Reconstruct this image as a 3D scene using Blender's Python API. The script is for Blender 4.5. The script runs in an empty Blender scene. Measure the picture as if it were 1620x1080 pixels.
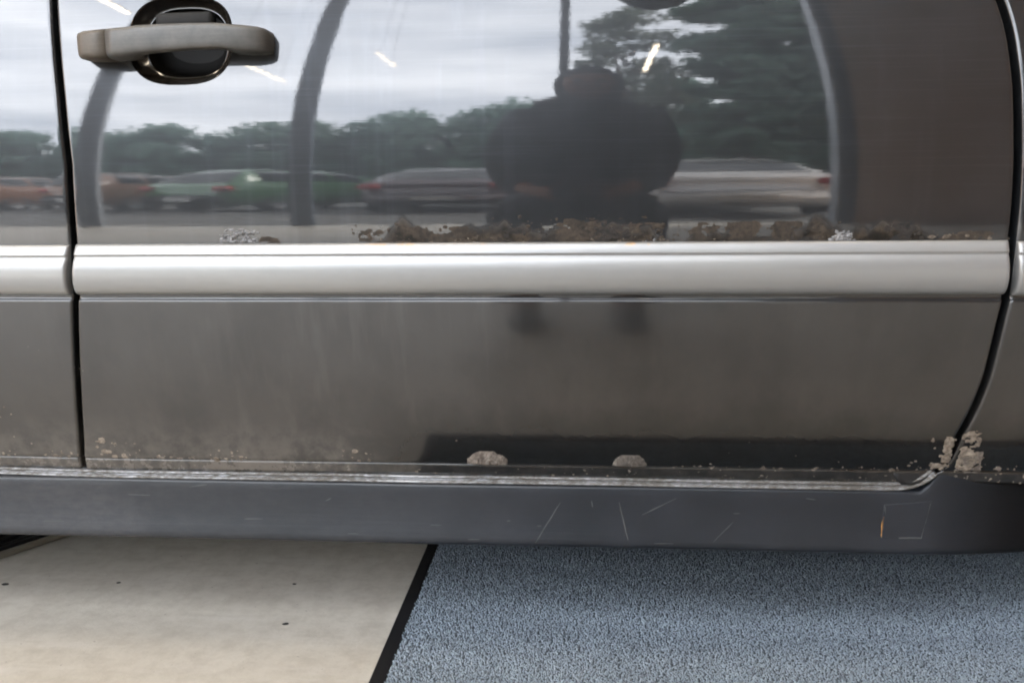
import bpy, bmesh, math, random
import numpy as np
from mathutils import Vector, Matrix, noise as mnoise

S = bpy.context.scene
COL = S.collection
R = math.radians

# ------------------------------------------------------------------ camera
cam_d = bpy.data.cameras.new("camera")
cam = bpy.data.objects.new("camera", cam_d)
COL.objects.link(cam)
yaw, pitch, roll = R(4.4), R(9.7), R(-0.5)
fwd = Vector((-math.sin(yaw)*math.cos(pitch), math.cos(yaw)*math.cos(pitch), -math.sin(pitch)))
rt = Vector((math.cos(yaw), math.sin(yaw), 0))
up = rt.cross(fwd)
rt2 = rt*math.cos(roll) + up*math.sin(roll)
up2 = up*math.cos(roll) - rt*math.sin(roll)
M = Matrix((rt2, up2, -fwd)).transposed().to_4x4()
M.translation = Vector((0, -1.0, 0.627))
cam.matrix_world = M
cam_d.sensor_width = 36.0
cam_d.lens = 36.0*1348/1620
cam_d.clip_start = 0.02
cam_d.clip_end = 1500
S.camera = cam

# ------------------------------------------------------------------ world, sun, exposure
SUN_EL, SUN_ROT = R(42), R(115)
w = bpy.data.worlds.new("World"); S.world = w; w.use_nodes = True
nt = w.node_tree; nt.nodes.clear()
def wn(t, **k):
    n = nt.nodes.new(t)
    for a, b in k.items(): setattr(n, a, b)
    return n
sky = wn('ShaderNodeTexSky', sky_type='NISHITA', sun_disc=False)
sky.sun_elevation = SUN_EL; sky.sun_rotation = SUN_ROT
tc = wn('ShaderNodeTexCoord')
mp = wn('ShaderNodeMapping'); mp.inputs['Scale'].default_value = (1.4, 1.4, 5.0)
cn = wn('ShaderNodeTexNoise'); cn.inputs['Scale'].default_value = 2.2; cn.inputs['Detail'].default_value = 6
cr = wn('ShaderNodeValToRGB')
cr.color_ramp.elements[0].position = 0.30; cr.color_ramp.elements[0].color = (5.7, 6.1, 6.8, 1)
cr.color_ramp.elements[1].position = 0.68; cr.color_ramp.elements[1].color = (10.4, 10.6, 11.0, 1)
mx = wn('ShaderNodeMixRGB'); mx.inputs[0].default_value = 0.88
bg = wn('ShaderNodeBackground'); bg.inputs['Strength'].default_value = 0.10
wo = wn('ShaderNodeOutputWorld')
L = nt.links.new
L(tc.outputs['Generated'], mp.inputs['Vector']); L(mp.outputs[0], cn.inputs['Vector'])
L(cn.outputs['Fac'], cr.inputs[0]); L(sky.outputs[0], mx.inputs[1]); L(cr.outputs[0], mx.inputs[2])
L(mx.outputs[0], bg.inputs['Color']); L(bg.outputs[0], wo.inputs['Surface'])

sun_d = bpy.data.lights.new("sun", 'SUN'); sun_d.energy = 1.5; sun_d.angle = R(20); sun_d.color = (1, .96, .9)
sun = bpy.data.objects.new("sun", sun_d); COL.objects.link(sun)
# sky rotation measured from +Y towards +X: the sun stands behind the photographer
sd = Vector((math.sin(SUN_ROT)*math.cos(SUN_EL), math.cos(SUN_ROT)*math.cos(SUN_EL), math.sin(SUN_EL)))
sun.rotation_euler = sd.to_track_quat('Z', 'Y').to_euler()

S.view_settings.view_transform = 'Standard'
S.view_settings.look = 'None'
S.view_settings.gamma = 1
S.view_settings.exposure = 3.70
S.cycles.filter_width = 2.0
S.render.engine = 'CYCLES'
S.cycles.max_bounces = 8
S.cycles.diffuse_bounces = 5
S.cycles.sample_clamp_indirect = 20
S.cycles.caustics_reflective = False
S.cycles.caustics_refractive = False

# ------------------------------------------------------------------ helpers
rng = random.Random(7)
def fbm(x, y, z=0.0, o=4):
    return mnoise.fractal(Vector((x, y, z)), 0.9, 2.1, o)

def root_of(o):
    while o.parent: o = o.parent
    return o
def wloc(o):
    v = Vector((0, 0, 0))
    while o:
        v += o.location; o = o.parent
    return v
def empty(name, loc, label, cat, group=None):
    o = bpy.data.objects.new(name, None); o.location = loc; o.empty_display_size = .1
    COL.objects.link(o); o['label'] = label; o['category'] = cat
    if group: o['group'] = group
    return o
def mesh_obj(name, verts, faces, mat, parent=None, smooth=True, mats=None, fmat=None, local=False):
    """verts in world metres (or in the parent's frame with local=True)"""
    me = bpy.data.meshes.new(name)
    if parent is not None and not local:
        o0 = wloc(parent); verts = [(v[0]-o0.x, v[1]-o0.y, v[2]-o0.z) for v in verts]
    me.from_pydata([tuple(v) for v in verts], [], [tuple(f) for f in faces])
    for m in (mats or [mat]): me.materials.append(m)
    if fmat is not None: me.polygons.foreach_set('material_index', fmat)
    me.polygons.foreach_set('use_smooth', [smooth]*len(me.polygons))
    me.update()
    o = bpy.data.objects.new(name, me); COL.objects.link(o)
    if parent is not None: o.parent = parent
    return o
def bm_obj(name, bm, mat, parent=None, smooth=False, local=True):
    me = bpy.data.meshes.new(name); bm.normal_update(); bm.to_mesh(me); bm.free()
    if parent is not None and not local:
        o0 = wloc(parent)
        for v in me.vertices: v.co -= o0
    me.materials.append(mat)
    me.polygons.foreach_set('use_smooth', [smooth]*len(me.polygons))
    o = bpy.data.objects.new(name, me); COL.objects.link(o)
    if parent is not None: o.parent = parent
    return o
def tag(o, label=None, cat=None, group=None, kind=None):
    if label: o['label'] = label
    if cat: o['category'] = cat
    if group: o['group'] = group
    if kind: o['kind'] = kind
    return o
def box_bm(bm, x0, x1, y0, y1, z0, z1, bev=0.0):
    t = bmesh.new()
    bmesh.ops.create_cube(t, size=1)
    for v in t.verts:
        v.co = Vector(((x0+x1)/2+v.co.x*(x1-x0), (y0+y1)/2+v.co.y*(y1-y0), (z0+z1)/2+v.co.z*(z1-z0)))
    if bev: bmesh.ops.bevel(t, geom=t.edges[:], offset=bev, segments=2, affect='EDGES')
    m = bpy.data.meshes.new('t'); t.to_mesh(m); t.free(); bm.from_mesh(m); bpy.data.meshes.remove(m)
    return bm
def box(name, x0, x1, y0, y1, z0, z1, mat, parent=None, bev=0.0, local=False):
    return bm_obj(name, box_bm(bmesh.new(), x0, x1, y0, y1, z0, z1, bev), mat, parent, False, local)
def tube_pts(pts, rad, n=8, caps=True):
    """tube along a polyline; rad a number or list"""
    V, F = [], []
    pts = [Vector(p) for p in pts]
    if not hasattr(rad, '__len__'): rad = [rad]*len(pts)
    ref = Vector((.31, .22, .92))
    for i, p in enumerate(pts):
        d = (pts[min(i+1, len(pts)-1)]-pts[max(i-1, 0)]).normalized()
        a = d.cross(ref if abs(d.dot(ref)) < .95 else Vector((1, 0, 0))).normalized(); b = d.cross(a)
        for k in range(n):
            t = 2*math.pi*k/n
            V.append(p+(a*math.cos(t)+b*math.sin(t))*rad[i])
    for i in range(len(pts)-1):
        for k in range(n):
            F.append((i*n+k, i*n+(k+1) % n, (i+1)*n+(k+1) % n, (i+1)*n+k))
    if caps:
        F.append(tuple(range(n-1, -1, -1))); F.append(tuple((len(pts)-1)*n+k for k in range(n)))
    return V, F
def merge(parts):
    V, F = [], []
    for v, f in parts:
        o = len(V); V += list(v); F += [tuple(i+o for i in q) for q in f]
    return V, F

# ------------------------------------------------------------------ materials
def mat(name, color=(.5, .5, .5), rough=.5, metal=0., ior=1.5, coat=0., coat_rough=.03, spec=None):
    m = bpy.data.materials.new(name); m.use_nodes = True
    p = m.node_tree.nodes['Principled BSDF']
    p.inputs['Base Color'].default_value = (*color, 1)
    p.inputs['Roughness'].default_value = rough
    p.inputs['Metallic'].default_value = metal
    p.inputs['IOR'].default_value = ior
    p.inputs['Coat Weight'].default_value = coat
    p.inputs['Coat Roughness'].default_value = coat_rough
    if spec is not None: p.inputs['Specular IOR Level'].default_value = spec
    return m
class N:
    """small node-graph helper"""
    def __init__(s, m):
        s.t = m.node_tree; s.p = s.t.nodes['Principled BSDF']
        s.out = [n for n in s.t.nodes if n.type == 'OUTPUT_MATERIAL'][0]
    def n(s, typ, **k):
        x = s.t.nodes.new(typ)
        for a, b in k.items(): setattr(x, a, b)
        return x
    def put(s, v, sock):
        if hasattr(v, 'is_linked') or isinstance(v, bpy.types.NodeSocket): s.t.links.new(v, sock)
        elif isinstance(v, tuple) and len(v) == 3 and sock.type == 'RGBA': sock.default_value = (*v, 1)
        else: sock.default_value = v
    def pos(s): return s.n('ShaderNodeNewGeometry').outputs['Position']
    def obj(s): return s.n('ShaderNodeTexCoord').outputs['Object']
    def sep(s, v):
        x = s.n('ShaderNodeSeparateXYZ'); s.put(v, x.inputs[0]); return x.outputs
    def scale(s, v, sc):
        x = s.n('ShaderNodeVectorMath', operation='MULTIPLY'); s.put(v, x.inputs[0]); x.inputs[1].default_value = sc
        return x.outputs[0]
    def noise(s, v, scale, detail=4, rough=.55, col=False):
        x = s.n('ShaderNodeTexNoise'); s.put(v, x.inputs['Vector']); x.inputs['Scale'].default_value = scale
        x.inputs['Detail'].default_value = detail; x.inputs['Roughness'].default_value = rough
        return x.outputs['Color' if col else 'Fac']
    def vor(s, v, scale, feat='F1', out='Distance'):
        x = s.n('ShaderNodeTexVoronoi', feature=feat); s.put(v, x.inputs['Vector']); x.inputs['Scale'].default_value = scale
        return x.outputs[out]
    def math(s, op, a, b=0., c=None, clamp=False):
        x = s.n('ShaderNodeMath', operation=op, use_clamp=clamp); s.put(a, x.inputs[0]); s.put(b, x.inputs[1])
        if c is not None: s.put(c, x.inputs[2])
        return x.outputs[0]
    def ramp(s, v, lo, hi, a=0., b=1., smooth=True):
        x = s.n('ShaderNodeMapRange', clamp=True)
        if smooth: x.interpolation_type = 'SMOOTHSTEP'
        s.put(v, x.inputs[0]); x.inputs[1].default_value = lo; x.inputs[2].default_value = hi
        x.inputs[3].default_value = a; x.inputs[4].default_value = b
        return x.outputs[0]
    def mix(s, f, a, b):
        x = s.n('ShaderNodeMixRGB'); s.put(f, x.inputs[0]); s.put(a, x.inputs[1]); s.put(b, x.inputs[2])
        return x.outputs[0]
    def bump(s, h, strength, dist, normal=None):
        x = s.n('ShaderNodeBump'); s.put(h, x.inputs['Height']); x.inputs['Strength'].default_value = strength
        x.inputs['Distance'].default_value = dist
        if normal is not None: s.put(normal, x.inputs['Normal'])
        return x.outputs[0]
    def set(s, **k):
        for a, b in k.items(): s.put(b, s.p.inputs[a.replace('_', ' ')])

def make_paint(name):
    """old dark brown-grey car paint: glossy lacquer, fine wiping scratches, dust low down, rust along the seams"""
    m = mat(name, (.02, .02, .02), .05, ior=1.66); g = N(m)
    P = g.pos(); xyz = g.sep(P); z = xyz[2]
    n1 = g.noise(P, 9, 5); n2 = g.noise(P, 60, 4, .65); n3 = g.noise(g.scale(P, (1, 1, .35)), 22, 4)
    fine = g.noise(g.scale(P, (1, 1, 1)), 420, 2, .6)
    streak = g.noise(g.scale(P, (7, 7, 420)), 1, 3, .6)
    wave = g.noise(g.scale(P, (9, 9, 34)), 1, 2, .5)
    peel = g.noise(P, 260, 1, .5)
    # dust film: grows below the moulding, patchy, vertical runs strengthened to paint in a reflected sheen
    low = g.ramp(z, .505, .50, 0, 1)
    film = g.math('MULTIPLY', low, g.ramp(g.math('ADD', n3, g.math('MULTIPLY', n1, .6)), .45, 1.15, .25, 1))
    sheen = g.math('MULTIPLY', g.ramp(xyz[0], -.62, -.22, .3, 1), g.ramp(xyz[0], -.06, -.14, .25, 1))
    runs = g.math('MULTIPLY', g.math('MULTIPLY', sheen, 1.7), g.ramp(g.noise(g.scale(P, (34, 34, 1.1)), 1, 3, .6), .50, .74, 0, .05), g.math('MULTIPLY', low, g.ramp(z, .34, .42)))
    hem = g.math('MULTIPLY', g.math('MULTIPLY', g.ramp(z, .36, .275, 0, 1), g.math('ADD', g.ramp(xyz[0], -.20, -.30, .12, 1), g.ramp(z, .290, .284, 0, .6))), g.ramp(g.math('ADD', n2, g.math('MULTIPLY', n1, .7)), .66, 1.05, 0, 1))
    upper = g.math('MULTIPLY', g.ramp(z, .68, .575, .052, .085), g.ramp(n1, .3, .7, .5, 1))
    lines = g.math('MULTIPLY', g.ramp(g.noise(g.scale(P, (5, 5, 300)), 1, 4, .7), .48, .74, 0, .05), g.ramp(z, .60, .66))
    upper = g.math('ADD', upper, lines)
    dust = g.math('ADD', g.math('ADD', g.math('MULTIPLY', film, .06), runs), g.math('ADD', g.math('MULTIPLY', hem, .22), upper), clamp=True)
    specks = g.ramp(g.vor(P, 55), .035, .02, 0, 1)
    specks = g.math('MULTIPLY', specks, g.ramp(g.noise(P, 14, 2), .60, .66, 0, .5))
    dust = g.math('ADD', dust, specks, clamp=True)
    base = g.mix(n1, (.0190, .0200, .0218), (.0240, .0248, .0262))
    dcol = g.mix(n2, (.12, .10, .082), (.20, .17, .14))
    dcol = g.mix(g.ramp(z, .36, .46), dcol, (.165, .160, .155))
    dcol = g.mix(g.ramp(z, .50, .52), dcol, (.135, .155, .185))
    # dark reflection of the mat, painted into the colour along the lower front edge of the door and the wing
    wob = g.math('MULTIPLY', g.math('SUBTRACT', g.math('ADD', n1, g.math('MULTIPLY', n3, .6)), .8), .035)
    mat_refl = g.math('MULTIPLY', g.ramp(g.math('ADD', z, wob), .388, .296, 0, 1), g.ramp(g.math('ADD', xyz[0], g.math('MULTIPLY', wob, 2.)), -.30, -.19, 0, .95))
    mat_refl = g.math('MULTIPLY', mat_refl, g.ramp(z, .283, .287, .45, 1))
    base = g.mix(mat_refl, base, (.0035, .0035, .0038))
    dust = g.math('MULTIPLY', dust, g.math('SUBTRACT', 1., g.math('MULTIPLY', mat_refl, .95)))
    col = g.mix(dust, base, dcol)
    # rust staining along the moulding seam
    hx = g.noise(g.scale(P, (13, 13, 2)), 1, 3, .6)
    seam = g.ramp(g.math('ADD', z, g.math('MULTIPLY', g.math('SUBTRACT', .52, hx), .12)), .602, .576, 0, 1)
    seam = g.math('MULTIPLY', seam, g.ramp(z, .565, .570, 0, 1))
    seam = g.math('MULTIPLY', seam, g.math('MULTIPLY', g.ramp(xyz[0], -.30, -.20, 0, 1), g.ramp(xyz[0], .478, .45, 0, 1)))
    rx = g.noise(g.scale(P, (10, 10, 26)), 1, 6, .65)
    rmask = g.ramp(g.math('ADD', rx, g.math('MULTIPLY', seam, .60)), .66, .86, 0, 1)
    rmask = g.math('MULTIPLY', rmask, seam)
    rcol = g.mix(g.ramp(g.noise(P, 55, 5, .65), .36, .68), (.008, .0068, .0055), (.058, .044, .032))
    col = g.mix(rmask, col, rcol)
    rough = g.math('ADD', g.ramp(dust, .10, .42, .019, .26, False), g.math('MULTIPLY', rmask, .5), clamp=True)
    rough = g.math('ADD', rough, g.ramp(z, .515, .49, 0, .05))
    h = g.math('ADD', g.math('MULTIPLY', streak, .12), g.math('ADD', g.math('MULTIPLY', wave, .40), g.math('MULTIPLY', peel, .05)))
    b1 = g.bump(h, 1.0, .00010)
    h2 = g.math('MULTIPLY', g.math('MULTIPLY', rmask, fine), g.math('ADD', n2, .5))
    b2 = g.bump(h2, .35, .0006, b1)
    flake = g.math('SUBTRACT', 1., g.ramp(dust, .05, .35), clamp=True)
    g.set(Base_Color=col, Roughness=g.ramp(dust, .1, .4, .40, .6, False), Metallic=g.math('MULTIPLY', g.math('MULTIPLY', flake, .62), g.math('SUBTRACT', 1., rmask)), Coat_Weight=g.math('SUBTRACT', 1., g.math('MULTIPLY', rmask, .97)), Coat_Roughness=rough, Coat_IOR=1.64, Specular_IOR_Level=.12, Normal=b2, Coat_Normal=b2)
    return m
PAINT = make_paint('worn_dark_paint')

def make_silver():
    m = mat('silver_moulding_paint', (.62, .62, .61), .30, metal=.0, ior=1.5, coat=.15, coat_rough=.22); g = N(m)
    P = g.pos(); n = g.noise(g.scale(P, (3, 3, 60)), 1, 4); n2 = g.noise(P, 35, 5, .7)
    col = g.mix(g.ramp(n, .3, .7), (.275, .277, .278), (.31, .311, .308))
    col = g.mix(g.ramp(n2, .68, .80, 0, .22), col, (.40, .37, .33))
    z = g.sep(P)[2]
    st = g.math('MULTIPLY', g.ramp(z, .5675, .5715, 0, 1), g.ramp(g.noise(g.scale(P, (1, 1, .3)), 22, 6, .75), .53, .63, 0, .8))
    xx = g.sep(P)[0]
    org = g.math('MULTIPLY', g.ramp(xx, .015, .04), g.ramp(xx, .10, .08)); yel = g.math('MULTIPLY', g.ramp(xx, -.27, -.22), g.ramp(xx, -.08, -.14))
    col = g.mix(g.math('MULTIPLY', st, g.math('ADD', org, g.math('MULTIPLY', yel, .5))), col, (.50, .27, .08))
    sc = g.ramp(g.noise(g.scale(P, (14, 14, 500)), 1, 2), .70, .74, 0, .25)
    col = g.mix(sc, col, (.3, .28, .26))
    g.set(Base_Color=col, Roughness=g.ramp(n2, .3, .8, .36, .46, False), Metallic=.5)
    return m
SILVER = make_silver()

def make_sill():
    m = mat('dull_sill_coating', (.03, .032, .036), .38, spec=.4); g = N(m)
    P = g.pos(); n = g.noise(P, 8, 5, .6); n2 = g.noise(g.scale(P, (1, 1, 2.5)), 70, 4, .7); st = g.noise(g.scale(P, (5, 5, 260)), 1, 3)
    x = g.sep(P)[0]
    dusty = g.math('MULTIPLY', g.ramp(x, .05, -.55, .04, .26), g.ramp(n, .35, .7, .35, 1))
    dusty = g.math('MULTIPLY', dusty, g.ramp(x, .50, .38, .0, 1))
    spk = g.math('MULTIPLY', g.ramp(g.vor(P, 75), .05, .02, 0, 1), g.ramp(n, .52, .62, 0, .55))
    col = g.mix(g.ramp(n, .3, .7), (.0105, .013, .0175), (.0165, .0195, .026))
    col = g.mix(g.math('ADD', g.math('MULTIPLY', dusty, g.ramp(n2, .3, .7, .3, .75)), spk, clamp=True), col, (.115, .105, .092))
    col = g.mix(g.ramp(g.math('ADD', x, g.math('MULTIPLY', n, .03)), .42, .57), col, (.004, .0042, .005))
    b = g.bump(g.math('ADD', g.math('MULTIPLY', g.noise(P, 500, 2), .5), st), .5, .00025)
    g.set(Base_Color=col, Roughness=g.math('ADD', g.ramp(n2, .3, .7, .28, .44, False), g.ramp(x, .42, .52, 0, .2)), Specular_IOR_Level=g.ramp(x, .41, .58, .38, .12), Normal=b)
    return m
SILL = make_sill()

def rusty(name, a, b, rough=.85, bump=.001, sc=160):
    m = mat(name, a, rough); g = N(m); P = g.pos()
    n = g.noise(P, sc, 5, .7); n2 = g.noise(P, sc*.3, 4)
    g.set(Base_Color=g.mix(g.ramp(g.math('ADD', n, g.math('MULTIPLY', n2, .6)), .55, 1.05), a, b), Normal=g.bump(n, 1, bump))
    return m
RUST = rusty('flaking_rust', (.009, .0072, .0055), (.050, .037, .026), bump=.0005)
RUST_DARK = rusty('black_scab', (.006, .006, .006), (.030, .024, .020))
SCAB = rusty('pale_scab', (.075, .056, .042), (.26, .22, .175), sc=220)
SEAM = rusty('grimy_crust', (.045, .034, .026), (.17, .14, .11), sc=240)
DOME = rusty('blistered_paint', (.050, .036, .028), (.19, .165, .14), sc=240)
DOME2 = rusty('dark_blistered_paint', (.030, .024, .020), (.12, .105, .09), sc=240)
FLAKE = rusty('lifted_paint_flake', (.05, .05, .052), (.24, .24, .245), rough=.28, bump=.0006, sc=120)
ORANGE = rusty('orange_scrape', (.38, .16, .03), (.55, .27, .06))
HANDLE = None
def make_plastic(name, a, b, rough=.5):
    m = mat(name, a, rough); g = N(m); P = g.pos()
    n = g.noise(P, 45, 5, .65); st = g.noise(g.scale(P, (18, 60, 500)), 1, 4, .7)
    f = g.ramp(g.math('ADD', n, g.math('MULTIPLY', st, .5)), .5, 1.05)
    g.set(Base_Color=g.mix(f, a, b), Normal=g.bump(g.noise(P, 900, 2), .35, .0002), Roughness=g.ramp(n, .3, .7, rough-.08, rough+.12, False))
    return m
HANDLE = make_plastic('weathered_grey_plastic', (.050, .049, .047), (.092, .088, .082), .40)
KEYCAP = make_plastic('weathered_brown_plastic', (.062, .052, .042), (.105, .088, .070), .5)
BLACK = mat('black_rubber', (.008, .008, .009), .55)
BLACKPL = mat('black_plastic', (.010, .0105, .012), .30)
UNDER = mat('underbody_black', (.006, .006, .006), .8)
RECESS = mat('dull_black_recess', (.0035, .0032, .0028), .6, spec=.08)
RIM = mat('glossy_dark_rim', (.014, .0115, .009), .15, ior=1.8)
def make_alu():
    m = mat('worn_metal_strip', (.55, .56, .58), .28, metal=.85); g = N(m); P = g.pos()
    n = g.noise(g.scale(P, (1, 1, 4)), 90, 5, .75); n1 = g.noise(P, 11, 3)
    d = g.ramp(g.math('ADD', n, g.math('MULTIPLY', n1, .5)), .60, .88)
    g.set(Base_Color=g.mix(d, (.30, .305, .315), (.10, .092, .08)), Roughness=g.ramp(d, 0, 1, .36, .75, False), Metallic=g.ramp(d, 0, 1, .75, .05, False))
    return m
ALU = make_alu()
GLASS = mat('dark_tinted_glass', (.012, .014, .015), .03, ior=1.52)
CHROME = mat('bright_metal', (.7, .7, .7), .15, metal=1)

# ------------------------------------------------------------------ ground and hall
def make_concrete():
    m = mat('beige_concrete', (.40, .37, .32), .55); g = N(m); P = g.pos()
    n = g.noise(P, 2.4, 6, .6); n2 = g.noise(P, 28, 6, .7); n3 = g.noise(P, 180, 3, .6)
    st = g.noise(g.scale(P, (3, 22, 1)), 1, 5, .65)
    col = g.mix(g.ramp(n, .3, .7), (.475, .435, .370), (.555, .515, .445))
    col = g.mix(g.ramp(n2, .35, .72, 0, .6), col, (.37, .33, .275))
    col = g.mix(g.ramp(st, .52, .70, 0, .5), col, (.58, .545, .49))
    col = g.mix(g.ramp(g.vor(P, 38), .05, .03, 0, .0), col, (.1, .09, .08))
    spk = g.math('MULTIPLY', g.ramp(g.noise(P, 95, 2), .70, .76), .5)
    col = g.mix(spk, col, (.15, .13, .10))
    g.set(Base_Color=col, Roughness=g.ramp(n2, .3, .7, .38, .62, False), Normal=g.bump(g.math('ADD', n3, n2), .5, .0006))
    return m
CONC = make_concrete()
def make_asphalt():
    m = mat('pale_asphalt', (.09, .09, .088), .85); g = N(m); P = g.pos()
    n = g.noise(P, .35, 5); n2 = g.noise(P, 60, 3)
    g.set(Base_Color=g.mix(n, g.mix(n2, (.07, .068, .065), (.11, .107, .10)), (.13, .125, .115)))
    return m
def sheet(name, x0, x1, y0, y1, z, m, nx=1, ny=1):
    V = [(x0+(x1-x0)*i/nx, y0+(y1-y0)*j/ny, z) for j in range(ny+1) for i in range(nx+1)]
    F = [(j*(nx+1)+i, j*(nx+1)+i+1, (j+1)*(nx+1)+i+1, (j+1)*(nx+1)+i) for j in range(ny) for i in range(nx)]
    o = mesh_obj(name, V, F, m, None, False); o['kind'] = 'structure'; return o
sheet('ground', -600, 600, -600, 600, -0.012, make_asphalt())
sheet('concrete_floor', -9, 7, -5.2, 6, 0.0, CONC)

def make_wall(name, a, b):
    m = mat(name, a, .7); g = N(m); P = g.pos()
    n = g.noise(P, 1.6, 5); n2 = g.noise(P, 35, 4)
    g.set(Base_Color=g.mix(g.ramp(n, .3, .7), a, b), Normal=g.bump(n2, .3, .002))
    return m
WALL = make_wall('tan_render', (.66, .475, .345), (.72, .53, .39))
ROOFM = make_wall('grey_ceiling', (.30, .30, .29), (.34, .335, .33))
BACKW = make_wall('dark_grey_wall', (.10, .10, .10), (.13, .13, .13))
STEEL = mat('grey_steel_frame', (.085, .105, .135), .5)
ALUF = mat('pale_aluminium_frame', (.36, .385, .42), .45, metal=.2)
hall = empty('workshop_hall', (-1, 6, 0), 'open fronted hall with tan walls and grey steel posts, seen reflected in the door', 'building')
HT = 6.8
def part(name, *a, **k): return box(name, *a, parent=hall, **k)
part('wall', 1.885, 7.2, -5.2, -5.0, 0, HT, WALL)
part('wall', 7.0, 7.2, -5.0, 6.2, 0, HT, WALL)
part('wall', -9.2, -9.0, -5.0, 6.2, 0, HT, WALL)
part('wall', -9.0, 7.0, 6.0, 6.2, 0, HT, BACKW)
part('roof', -9.2, 7.2, -5.3, 6.2, HT, HT+.2, ROOFM)
for x, wd, d in ((-6.2, .15, .06), (-3.60, .14, .06), (-1.99, .165, .06), (-.10, .075, .06)):
    part('post', x-wd/2, x+wd/2, -5.1-d/2, -5.1+d/2, 0, HT, STEEL, bev=.006)
    if x in (-6.2, -3.60): part('post_trim', x+wd/2, x+wd/2+.018, -5.1-d/2-.02, -5.1+d/2-.02, 0, HT, ALUF)
part('door_jamb', 1.80, 1.88, -5.18, -4.99, 0, HT, STEEL, bev=.005)
part('jamb_trim', 1.765, 1.80, -5.22, -5.02, 0, HT, ALUF)

# tube lamps hung in rows from the roof
LAMP = bpy.data.materials.new('warm_lamp_tube'); LAMP.use_nodes = True
lp = LAMP.node_tree.nodes['Principled BSDF']
lp.inputs['Base Color'].default_value = (.9, .85, .75, 1)
lp.inputs['Emission Color'].default_value = (1, .85, .66, 1); lp.inputs['Emission Strength'].default_value = 2.4
WHITE = mat('white_enamel', (.75, .75, .74), .4)
def lamp(x, y0, y1, z, label, rad=.014):
    r = empty('tube_lamp', (x, (y0+y1)/2, z), label, 'lamp', 'warm tube lamps hung from the hall roof')
    V, F = tube_pts([(x, y0, z), (x, y1, z)], rad, 10); mesh_obj('tube', V, F, LAMP, r)
    box('housing', x-rad*.8, x+rad*.8, y0-.01, y1+.01, z+rad, z+rad+.012, WHITE, r, .002)
    for y in (y0+.1, y1-.1):
        V, F = tube_pts([(x, y, z+rad+.012), (x, y, HT)], .0012, 5); mesh_obj('wire', V, F, BLACKPL, r)
lamp(-2.10, -4.85, -3.75, 2.75, 'long warm tube lamp reflected right of the door handle', .009)
lamp(-2.16, -2.55, -1.45, 2.75, 'warm tube lamp reflected left above the door handle')
lamp(-1.18, -4.25, -3.72, 2.75, 'short warm tube lamp reflected near the top centre of the door', .007)
lamp(.45, -4.65, -3.68, 2.75, 'warm tube lamp reflected in front of the loose tree')
lamp(-2.16, -.75, .45, 2.75, 'unseen warm tube lamp added above the rear door of the car to glint in the handle recess', .07)  # unseen wide lamps added over the car for warm glints
lamp(-.62, -1.2, .0, 2.75, 'unseen warm tube lamp added above the front door of the car to glint in the handle recess', .07)
lamp(.95, -1.2, .0, 2.75, 'unseen warm tube lamp added above the front wing of the car', .045)

# ------------------------------------------------------------------ the car: side skin
K, Z0 = 1.023, .634
def tilt(z): return K*(z-Z0) if z > .54 else .75*(z-.54)+K*(.54-Z0)
_zs = np.arange(.15, 1.05, .0005)
_ys = np.cumsum(np.tan([tilt(q) for q in _zs]))*.0005
_ys -= np.interp(Z0, _zs, _ys)
def Y0(z): return float(np.interp(z, _zs, _ys))
def sst(a, b, x):
    t = max(0, min(1, (x-a)/(b-a))); return t*t*(3-2*t)
def Yp(z):
    y = Y0(z)
    y += -.0028*(1-sst(.5025, .5068, z))            # pressed shoulder under the moulding
    y += .0022*math.exp(-((z-.2855)/.0011)**2)      # hem groove
    y += .0010*(1-sst(.2835, .2855, z))
    return y
LZ = [.2695, .285, .318, .40, .508, .574, .669, .75, .806, .862, .93]
LX = [-.659, -.6575, -.6497, -.6346, -.6168, -.6097, -.606, -.6111, -.6161, -.6215, -.628]
RZ = [.2695, .275, .282, .2915, .312, .334, .368, .408, .455, .493, .515, .562, .608, .663, .745, .80, .834, .93]
RX = [.405, .425, .440, .4490, .4551, .460, .4708, .4782, .4812, .4839, .4863, .4836, .484, .4819, .4763, .468, .4582, .415]
def xl(z): return float(np.interp(z, LZ, LX))
def xr(z):
    # smoothed
    return float(np.mean([np.interp(z+d, RZ, RX) for d in ((-.012, -.006, 0, .006, .012) if z > .32 else (-.002, 0, .002))]))
GAPL, GAPR = .0068, .0082

car = empty('car', (-.25, .85, 0), 'dark brown-grey car standing side on with rusty door edges and silver side mouldings', 'car')
zrows = sorted(set([round(v, 5) for v in
    list(np.arange(.2695, .2835, .004))+[.2835, .2842, .2849, .2856, .2863, .287]+list(np.arange(.290, .5, .012))+
    [.5, .5025, .5035, .5045, .5055, .5068, .509]+list(np.arange(.515, .745, .011))]))
zhole = [round(v, 5) for v in np.linspace(.745, .872, 22)]
zrows = [q for q in zrows if q < .742]+zhole+[.885, .90, .915, .93]
EDGE = [0, .0006, .0016, .003, .0045]
def fillet(off, r=.0042): return r-math.sqrt(max(0, r*r-(r-off)**2)) if off < r else 0.

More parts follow.
